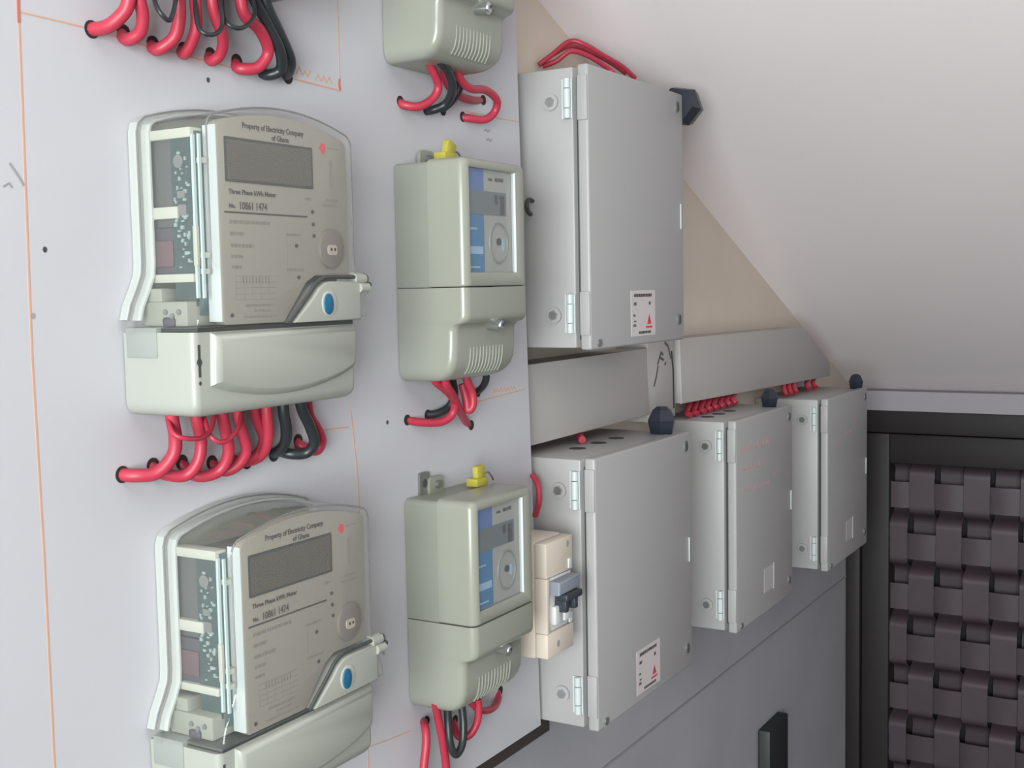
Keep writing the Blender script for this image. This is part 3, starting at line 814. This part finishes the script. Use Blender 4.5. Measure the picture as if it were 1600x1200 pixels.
# small dark hook on the tall enclosure's left side
hk = thing('small_hook', 'tiny dark hook on the left side of the highest enclosure', 'hook', (1.2684, .721, Z(.098)))
obj('stem', TU([(0, 0, .008), (-.010, 0, .009), (-.015, 0, .002), (-.011, 0, -.006), (-.005, 0, -.008)], .0026, 8), M_DARK, hk)

# ------------------------------------------------------------------ cables
CABLES = [
    ('T1', 'r', 0.0052, [(0.6157, 0.7240, 0.1963), (0.6191, 0.7060, 0.1974), (0.6239, 0.6940, 0.2068), (0.6250, 0.6900, 0.2151), (0.6250, 0.6880, 0.2262)]),
    ('T2', 'r', 0.0049, [(0.6456, 0.7240, 0.1991), (0.6404, 0.7096, 0.1917), (0.6426, 0.6988, 0.1964), (0.6399, 0.6924, 0.2067), (0.6349, 0.6896, 0.2169), (0.6328, 0.6880, 0.2278)]),
    ('T3', 'r', 0.0050, [(0.6743, 0.7240, 0.1952), (0.6698, 0.7096, 0.1893), (0.6763, 0.6988, 0.1978), (0.6761, 0.6924, 0.2104), (0.6741, 0.6896, 0.2221), (0.6720, 0.6880, 0.2357)]),
    ('T4', 'r', 0.0046, [(0.7063, 0.7240, 0.1963), (0.6976, 0.7096, 0.1903), (0.6957, 0.6988, 0.1996), (0.6941, 0.6924, 0.2107), (0.6908, 0.6896, 0.2253), (0.6886, 0.6880, 0.2391)]),
    ('T5', 'r', 0.0046, [(0.7359, 0.7240, 0.1969), (0.7292, 0.7120, 0.1899), (0.7294, 0.7020, 0.1949), (0.7239, 0.6940, 0.2057), (0.7135, 0.6913, 0.2200), (0.7086, 0.6893, 0.2311), (0.7078, 0.6880, 0.2431)]),
    ('T6', 'r', 0.0050, [(0.7662, 0.7240, 0.1958), (0.7634, 0.7137, 0.1889), (0.7750, 0.7043, 0.1906), (0.7807, 0.6974, 0.2040), (0.7663, 0.6929, 0.2184), (0.7469, 0.6906, 0.2260), (0.7408, 0.6891, 0.2373), (0.7387, 0.6880, 0.2494)]),
    ('T7', 'k', 0.0049, [(0.7965, 0.7240, 0.1932), (0.7960, 0.7120, 0.1881), (0.8012, 0.7020, 0.1926), (0.7913, 0.6940, 0.2063), (0.7728, 0.6913, 0.2261), (0.7575, 0.6893, 0.2406), (0.7537, 0.6880, 0.2524)]),
    ('T8', 'k', 0.0049, [(0.8302, 0.7240, 0.1919), (0.8207, 0.7096, 0.1952), (0.8096, 0.6988, 0.2027), (0.7901, 0.6924, 0.2192), (0.7715, 0.6896, 0.2392), (0.7660, 0.6880, 0.2549)]),
    ('T9', 'k', 0.0018, [(0.6481, 0.6900, 0.2289), (0.6401, 0.6788, 0.2142), (0.6403, 0.6736, 0.2057), (0.6488, 0.6736, 0.2031), (0.6600, 0.6784, 0.2203), (0.6706, 0.6880, 0.2340)]),
    ('T10', 'k', 0.0018, [(0.6905, 0.6900, 0.2374), (0.6830, 0.6807, 0.2082), (0.6840, 0.6747, 0.1995), (0.6928, 0.6720, 0.2002), (0.7035, 0.6747, 0.2087), (0.7086, 0.6800, 0.2274), (0.7162, 0.6880, 0.2423)]),
    ('T11', 'k', 0.0018, [(0.7204, 0.6900, 0.2434), (0.7116, 0.6807, 0.2182), (0.7120, 0.6747, 0.2102), (0.7212, 0.6720, 0.2095), (0.7361, 0.6747, 0.2174), (0.7469, 0.6800, 0.2296), (0.7521, 0.6880, 0.2495)]),
    ('M1', 'r', 0.0052, [(0.6254, 0.7240, -0.1349), (0.6302, 0.7120, -0.1359), (0.6434, 0.7020, -0.1351), (0.6528, 0.6940, -0.1226), (0.6536, 0.6913, -0.1086), (0.6493, 0.6893, -0.0937), (0.6479, 0.6880, -0.0838)]),
    ('M2', 'r', 0.0049, [(0.6560, 0.7240, -0.1322), (0.6583, 0.7120, -0.1384), (0.6721, 0.7020, -0.1413), (0.6785, 0.6940, -0.1310), (0.6802, 0.6913, -0.1148), (0.6744, 0.6893, -0.0963), (0.6724, 0.6880, -0.0835)]),
    ('M3', 'r', 0.0049, [(0.6862, 0.7240, -0.1337), (0.6948, 0.7120, -0.1457), (0.7092, 0.7020, -0.1429), (0.7126, 0.6940, -0.1282), (0.7073, 0.6913, -0.1086), (0.7017, 0.6893, -0.0940), (0.7001, 0.6880, -0.0851)]),
    ('M4', 'r', 0.0047, [(0.7193, 0.7240, -0.1382), (0.7251, 0.7120, -0.1458), (0.7315, 0.7020, -0.1407), (0.7334, 0.6940, -0.1287), (0.7262, 0.6913, -0.1123), (0.7198, 0.6893, -0.0958), (0.7182, 0.6880, -0.0851)]),
    ('M5', 'r', 0.0047, [(0.7607, 0.7240, -0.1438), (0.7628, 0.7096, -0.1399), (0.7618, 0.6988, -0.1304), (0.7586, 0.6924, -0.1166), (0.7547, 0.6896, -0.1019), (0.7530, 0.6880, -0.0855)]),
    ('M6', 'r', 0.0047, [(0.7381, 0.7240, -0.1353), (0.7491, 0.7144, -0.1416), (0.7620, 0.7072, -0.1352), (0.7638, 0.7024, -0.1220), (0.7519, 0.6992, -0.1031), (0.7462, 0.6960, -0.0863)]),
    ('M7', 'r', 0.0020, [(0.6454, 0.6900, -0.0934), (0.6407, 0.6788, -0.1036), (0.6471, 0.6736, -0.1075), (0.6635, 0.6736, -0.1090), (0.6788, 0.6784, -0.1039), (0.6926, 0.6880, -0.0931)]),
    ('M8', 'r', 0.0020, [(0.6827, 0.6900, -0.0947), (0.6761, 0.6760, -0.1100), (0.6870, 0.6720, -0.1147), (0.7059, 0.6760, -0.1058), (0.7237, 0.6880, -0.0935)]),
    ('M9', 'k', 0.0049, [(0.7947, 0.7240, -0.1415), (0.7905, 0.7096, -0.1368), (0.7870, 0.6988, -0.1279), (0.7813, 0.6924, -0.1147), (0.7755, 0.6896, -0.1013), (0.7736, 0.6880, -0.0873)]),
    ('M10', 'k', 0.0049, [(0.8049, 0.7240, -0.1387), (0.8064, 0.7120, -0.1417), (0.8172, 0.7020, -0.1420), (0.8195, 0.6940, -0.1327), (0.8118, 0.6913, -0.1180), (0.7993, 0.6893, -0.1008), (0.7949, 0.6880, -0.0892)]),
    ('M11', 'r', 0.0047, [(0.8275, 0.7240, -0.1328), (0.8285, 0.7160, -0.1384), (0.8407, 0.7100, -0.1431), (0.8435, 0.7060, -0.1350), (0.8372, 0.7040, -0.1236), (0.8240, 0.7020, -0.1094), (0.8188, 0.7000, -0.0973)]),
    ('A1', 'r', 0.0044, [(0.9992, 0.7240, 0.1914), (1.0013, 0.7137, 0.1868), (1.0114, 0.7043, 0.1865), (1.0258, 0.6974, 0.1959), (1.0288, 0.6929, 0.2080), (1.0168, 0.6906, 0.2202), (1.0052, 0.6900, 0.2310), (1.0022, 0.6900, 0.2393)]),
    ('A2', 'k', 0.0046, [(1.0453, 0.7240, 0.1885), (1.0455, 0.7120, 0.1874), (1.0521, 0.6987, 0.1941), (1.0413, 0.6840, 0.2069), (1.0276, 0.6800, 0.2206), (1.0047, 0.6773, 0.2307), (0.9997, 0.6760, 0.2391)]),
    ('A3', 'k', 0.0044, [(1.0764, 0.7240, 0.1914), (1.0747, 0.7096, 0.1986), (1.0802, 0.7024, 0.2106), (1.0747, 0.6976, 0.2226), (1.0550, 0.6932, 0.2311), (1.0471, 0.6900, 0.2419)]),
    ('A4', 'r', 0.0044, [(1.1578, 0.7240, 0.2122), (1.1227, 0.7144, 0.2076), (1.0899, 0.7072, 0.2069), (1.0656, 0.7024, 0.2113), (1.0504, 0.6992, 0.2207), (1.0404, 0.6960, 0.2351)]),
    ('A5', 'r', 0.0044, [(1.1149, 0.7240, 0.1890), (1.1228, 0.7150, 0.1877), (1.1375, 0.7060, 0.1871), (1.1496, 0.7000, 0.1963), (1.1444, 0.6940, 0.2084), (1.1188, 0.6920, 0.2152), (1.0873, 0.6900, 0.2123), (1.0689, 0.6900, 0.2171), (1.0597, 0.6900, 0.2289)]),
    ('B1', 'r', 0.0044, [(0.9969, 0.7240, -0.1316), (1.0153, 0.7137, -0.1358), (1.0368, 0.7043, -0.1370), (1.0487, 0.6974, -0.1285), (1.0437, 0.6929, -0.1136), (1.0240, 0.6906, -0.1012), (1.0060, 0.6900, -0.0912), (1.0018, 0.6900, -0.0811)]),
    ('B2', 'k', 0.0044, [(1.0338, 0.7240, -0.1300), (1.0437, 0.7144, -0.1293), (1.0564, 0.7072, -0.1227), (1.0595, 0.7024, -0.1092), (1.0517, 0.7000, -0.0928), (1.0497, 0.7000, -0.0812)]),
    ('B3', 'r', 0.0044, [(1.1178, 0.7240, -0.1499), (1.0857, 0.7096, -0.1361), (1.0573, 0.6964, -0.1225), (1.0312, 0.6868, -0.1064), (1.0132, 0.6816, -0.0948), (1.0079, 0.6800, -0.0814)]),
    ('B4', 'r', 0.0044, [(1.0712, 0.7000, -0.0998), (1.0740, 0.6973, -0.1151), (1.0734, 0.6940, -0.1280), (1.0763, 0.6900, -0.1220), (1.0743, 0.6900, -0.1080), (1.0648, 0.6900, -0.0943), (1.0628, 0.6900, -0.0819)]),
    ('B5', 'k', 0.0040, [(1.1339, 0.7240, -0.1146), (1.1190, 0.7060, -0.1086), (1.1096, 0.6940, -0.0984), (1.1050, 0.6900, -0.0847)]),
    ('D1', 'r', 0.0044, [(1.0172, 0.7240, -0.4561), (0.9950, 0.7060, -0.4520), (0.9881, 0.7000, -0.4656), (0.9824, 0.7000, -0.4909), (0.9764, 0.7000, -0.5226)]),
    ('D2', 'r', 0.0044, [(0.9917, 0.6900, -0.4230), (1.0025, 0.6940, -0.4455), (1.0127, 0.6960, -0.4733), (1.0233, 0.7000, -0.5057), (1.0230, 0.7000, -0.5407)]),
    ('D3', 'k', 0.0042, [(1.0141, 0.6900, -0.4280), (1.0144, 0.6900, -0.4487), (1.0130, 0.6873, -0.4719), (1.0198, 0.6850, -0.4870), (1.0320, 0.6847, -0.4800), (1.0384, 0.6867, -0.4594), (1.0396, 0.6900, -0.4338)]),
    ('D4', 'r', 0.0042, [(1.0720, 0.7240, -0.4725), (1.0623, 0.7096, -0.4856), (1.0676, 0.6988, -0.4848), (1.0737, 0.6924, -0.4720), (1.0744, 0.6900, -0.4561), (1.0723, 0.6900, -0.4440)]),
    ('D5', 'r', 0.0040, [(1.1686, 0.7240, -0.4685), (1.1540, 0.7144, -0.4755), (1.1244, 0.7048, -0.4744), (1.0915, 0.6976, -0.4642), (1.0668, 0.6932, -0.4485), (1.0534, 0.6900, -0.4332)]),
    ('E1', 'r', 0.0034, [(1.4036, 0.7850, 0.2949), (1.4148, 0.7717, 0.3076), (1.4376, 0.7567, 0.3270), (1.4496, 0.7400, 0.3228), (1.4779, 0.7267, 0.3114), (1.5145, 0.7167, 0.3013), (1.5412, 0.7100, 0.2888)]),
    ('E2', 'r', 0.0034, [(1.4139, 0.7850, 0.2940), (1.4194, 0.7666, 0.3002), (1.4282, 0.7500, 0.3122), (1.4486, 0.7340, 0.3069), (1.4758, 0.7192, 0.2933), (1.4817, 0.7080, 0.2803)]),
    ('E3', 'r', 0.0030, [(1.4089, 0.7850, 0.2974), (1.4332, 0.7778, 0.3128), (1.4615, 0.7664, 0.3261), (1.5003, 0.7552, 0.3215), (1.5387, 0.7448, 0.3123), (1.5592, 0.7320, 0.2998)]),
    ('F0', 'r', 0.0048, [(1.8600, 0.7650, -0.1776), (1.8336, 0.7520, -0.1898), (1.7857, 0.7380, -0.2025), (1.7797, 0.7280, -0.2191)]),
    ('F1', 'r', 0.0048, [(1.8910, 0.7650, -0.1780), (1.8642, 0.7520, -0.1904), (1.8154, 0.7380, -0.2034), (1.8095, 0.7280, -0.2201)]),
    ('F2', 'r', 0.0048, [(1.9228, 0.7650, -0.1774), (1.8957, 0.7520, -0.1900), (1.8459, 0.7380, -0.2021), (1.8402, 0.7280, -0.2181)]),
    ('F3', 'r', 0.0048, [(1.9525, 0.7650, -0.1765), (1.9250, 0.7520, -0.1893), (1.8744, 0.7380, -0.2006), (1.8688, 0.7280, -0.2157)]),
    ('F4', 'r', 0.0048, [(1.9830, 0.7650, -0.1755), (1.9551, 0.7520, -0.1886), (1.9036, 0.7380, -0.2006), (1.8981, 0.7280, -0.2165)]),
    ('F5', 'r', 0.0048, [(2.0142, 0.7650, -0.1768), (1.9859, 0.7520, -0.1901), (1.9335, 0.7380, -0.2011), (1.9281, 0.7280, -0.2162)]),
    ('F6', 'r', 0.0048, [(2.0462, 0.7650, -0.1759), (2.0176, 0.7520, -0.1893), (1.9642, 0.7380, -0.1995), (1.9590, 0.7280, -0.2137)]),
    ('F7', 'r', 0.0048, [(2.0757, 0.7650, -0.1758), (2.0468, 0.7520, -0.1895), (1.9925, 0.7380, -0.1987), (1.9874, 0.7280, -0.2120)]),
    ('G0', 'r', 0.0048, [(2.3679, 0.7650, -0.1838), (2.3358, 0.7520, -0.1941), (2.2763, 0.7380, -0.1993), (2.2651, 0.7280, -0.2156)]),
    ('G1', 'r', 0.0048, [(2.4013, 0.7650, -0.1848), (2.3688, 0.7520, -0.1953), (2.3084, 0.7380, -0.2006), (2.2972, 0.7280, -0.2171)]),
    ('G2', 'r', 0.0048, [(2.4355, 0.7650, -0.1846), (2.4026, 0.7520, -0.1952), (2.3412, 0.7380, -0.2006), (2.3300, 0.7280, -0.2174)]),
    ('H0', 'r', 0.0048, [(2.5246, 0.7650, -0.1839), (2.4908, 0.7520, -0.1950), (2.4267, 0.7380, -0.2060), (2.4157, 0.7280, -0.2286)]),
    ('H1', 'r', 0.0048, [(2.5712, 0.7650, -0.1843), (2.5369, 0.7520, -0.1955), (2.4714, 0.7380, -0.2074), (2.4606, 0.7280, -0.2311)]),
    ('I0', 'r', 0.0050, [(1.4646, 0.7650, -0.1924), (1.4356, 0.7520, -0.1992), (1.4160, 0.7380, -0.2049), (1.4020, 0.7280, -0.2130)]),
    ('J0', 'r', 0.0036, [(1.2469, 0.7160, -0.2243), (1.2394, 0.7040, -0.2364), (1.2367, 0.7020, -0.2553), (1.2443, 0.7120, -0.2737)]),
]
LABELS = {
    'T1': ('first thick red cable from the left in the topmost cable row', 'cables above the top row of holes'),
    'T2': ('second thick red cable from the left in the topmost cable row', 'cables above the top row of holes'),
    'T3': ('third thick red cable from the left in the topmost cable row', 'cables above the top row of holes'),
    'T4': ('fourth thick red cable from the left in the topmost cable row', 'cables above the top row of holes'),
    'T5': ('fifth thick red cable from the left in the topmost cable row', 'cables above the top row of holes'),
    'T6': ('sixth thick red cable from the left in the topmost cable row', 'cables above the top row of holes'),
    'T7': ('thick black cable crossing the sixth red one in the topmost row', 'cables above the top row of holes'),
    'T8': ('rightmost thick black cable of the topmost cable row', 'cables above the top row of holes'),
    'T9': ('thin black loop nearest the left in the topmost cable row', 'cables above the top row of holes'),
    'T10': ('thin black loop at the middle of the topmost cable row', 'cables above the top row of holes'),
    'T11': ('thin black loop nearest the right in the topmost cable row', 'cables above the top row of holes'),
    'M1': ('first thick red cable from the left under the upper three phase meter', 'cables under the upper three phase meter'),
    'M2': ('second thick red cable from the left under the upper three phase meter', 'cables under the upper three phase meter'),
    'M3': ('third thick red cable from the left under the upper three phase meter', 'cables under the upper three phase meter'),
    'M4': ('fourth thick red cable from the left under the upper three phase meter', 'cables under the upper three phase meter'),
    'M5': ('fifth thick red cable from the left under the upper three phase meter', 'cables under the upper three phase meter'),
    'M6': ('thick red cable squeezed behind the fourth and fifth ones under the upper three phase meter', 'cables under the upper three phase meter'),
    'M7': ('left thin red loop under the upper three phase meter', 'cables under the upper three phase meter'),
    'M8': ('right thin red loop under the upper three phase meter', 'cables under the upper three phase meter'),
    'M9': ('left black cable under the upper three phase meter', 'cables under the upper three phase meter'),
    'M10': ('black cable with wide foot loop under the upper three phase meter', 'cables under the upper three phase meter'),
    'M11': ('rightmost short red cable peeking behind the black loop under the upper three phase meter', 'cables under the upper three phase meter'),
    'A1': ('red cable curving down left under the topmost grey meter', 'cables under the topmost grey meter'),
    'A2': ('front black cable twisting under the topmost grey meter', 'cables under the topmost grey meter'),
    'A3': ('right black cable twisting under the topmost grey meter', 'cables under the topmost grey meter'),
    'A4': ('short straight red cable inside the round loop under the topmost grey meter', 'cables under the topmost grey meter'),
    'A5': ('round red cable loop right of the black ones under the topmost grey meter', 'cables under the topmost grey meter'),
    'B1': ('long red cable hooked to the left under the middle grey meter', 'cables under the middle grey meter'),
    'B2': ('black cable behind the long red hook under the middle grey meter', 'cables under the middle grey meter'),
    'B3': ('straight red cable slanting down right under the middle grey meter', 'cables under the middle grey meter'),
    'B4': ('narrow red cable loop hanging under the middle grey meter', 'cables under the middle grey meter'),
    'B5': ('short black cable at the right under the middle grey meter', 'cables under the middle grey meter'),
    'D1': ('leftmost red cable running down off the picture under the lower grey meter', 'cables under the lower grey meter'),
    'D2': ('second red cable running down off the picture under the lower grey meter', 'cables under the lower grey meter'),
    'D3': ('black cable loop hanging under the lower grey meter', 'cables under the lower grey meter'),
    'D4': ('red cable hook just right of the black loop under the lower grey meter', 'cables under the lower grey meter'),
    'D5': ('rightmost curved red cable under the lower grey meter', 'cables under the lower grey meter'),
    'E1': ('outermost red cable arching over the highest enclosure', 'red cables over the highest enclosure'),
    'E2': ('innermost red cable arching over the highest enclosure', 'red cables over the highest enclosure'),
    'E3': ('middle red cable arching over the highest enclosure', 'red cables over the highest enclosure'),
    'F0': ('first red cable from the left above the enclosure with faded red writing', 'red cables dropping into the middle lower enclosure'),
    'F1': ('second red cable from the left above the enclosure with faded red writing', 'red cables dropping into the middle lower enclosure'),
    'F2': ('third red cable from the left above the enclosure with faded red writing', 'red cables dropping into the middle lower enclosure'),
    'F3': ('fourth red cable from the left above the enclosure with faded red writing', 'red cables dropping into the middle lower enclosure'),
    'F4': ('fifth red cable from the left above the enclosure with faded red writing', 'red cables dropping into the middle lower enclosure'),
    'F5': ('sixth red cable from the left above the enclosure with faded red writing', 'red cables dropping into the middle lower enclosure'),
    'F6': ('seventh red cable from the left above the enclosure with faded red writing', 'red cables dropping into the middle lower enclosure'),
    'F7': ('eighth red cable from the left above the enclosure with faded red writing', 'red cables dropping into the middle lower enclosure'),
    'G0': ('first red cable right of the second gland from the door', 'red cables by the far end of the long trunking'),
    'G1': ('second red cable right of the second gland from the door', 'red cables by the far end of the long trunking'),
    'G2': ('third red cable right of the second gland from the door', 'red cables by the far end of the long trunking'),
    'H0': ('first of two red cables above the enclosure beside the door', 'red cables by the far end of the long trunking'),
    'H1': ('second of two red cables above the enclosure beside the door', 'red cables by the far end of the long trunking'),
    'I0': ('short red cable entering the top of the largest lower enclosure', 'red cable stubs by the largest lower enclosure'),
    'J0': ('bent red cable in the gap between lower grey meter and largest enclosure', 'red cable stubs by the largest lower enclosure'),
}
for code, col, r, pts in CABLES:
    label, group = LABELS[code]
    if code[0] == 'T':
        x, y, z = pts[-1]; pts = pts + [(x-.001, y+.002, max(.262, z+.012))]
    if code[0] in 'FGHI':
        top = {'F': -.2095, 'G': -.2195, 'H': -.2195, 'I': -.2045}[code[0]]
        pts = [(x, y, max(z, top + .0040 + .002*(3-k))) for k, (x, y, z) in enumerate(pts)]
    o = obj('electric_cable', TU([(x, y, Z(z)) for x, y, z in pts], r, 10 if r > .003 else 7), M_RED if col == 'r' else M_BLACK, angle=60)
    tag(o, label, 'cable', group)
    if abs(pts[0][1]-.724) < 1e-6 and pts[0][2] > -.6:
        x, y, z = pts[0]
        h = bmesh.new(); prism(h, ellipse(0, 0, r*1.28, r*1.28, 16), .0002, .0006)
        ho = obj('drilled_hole', h, M_HOLE, board, smooth=False); ho.location = (x, 0, z)
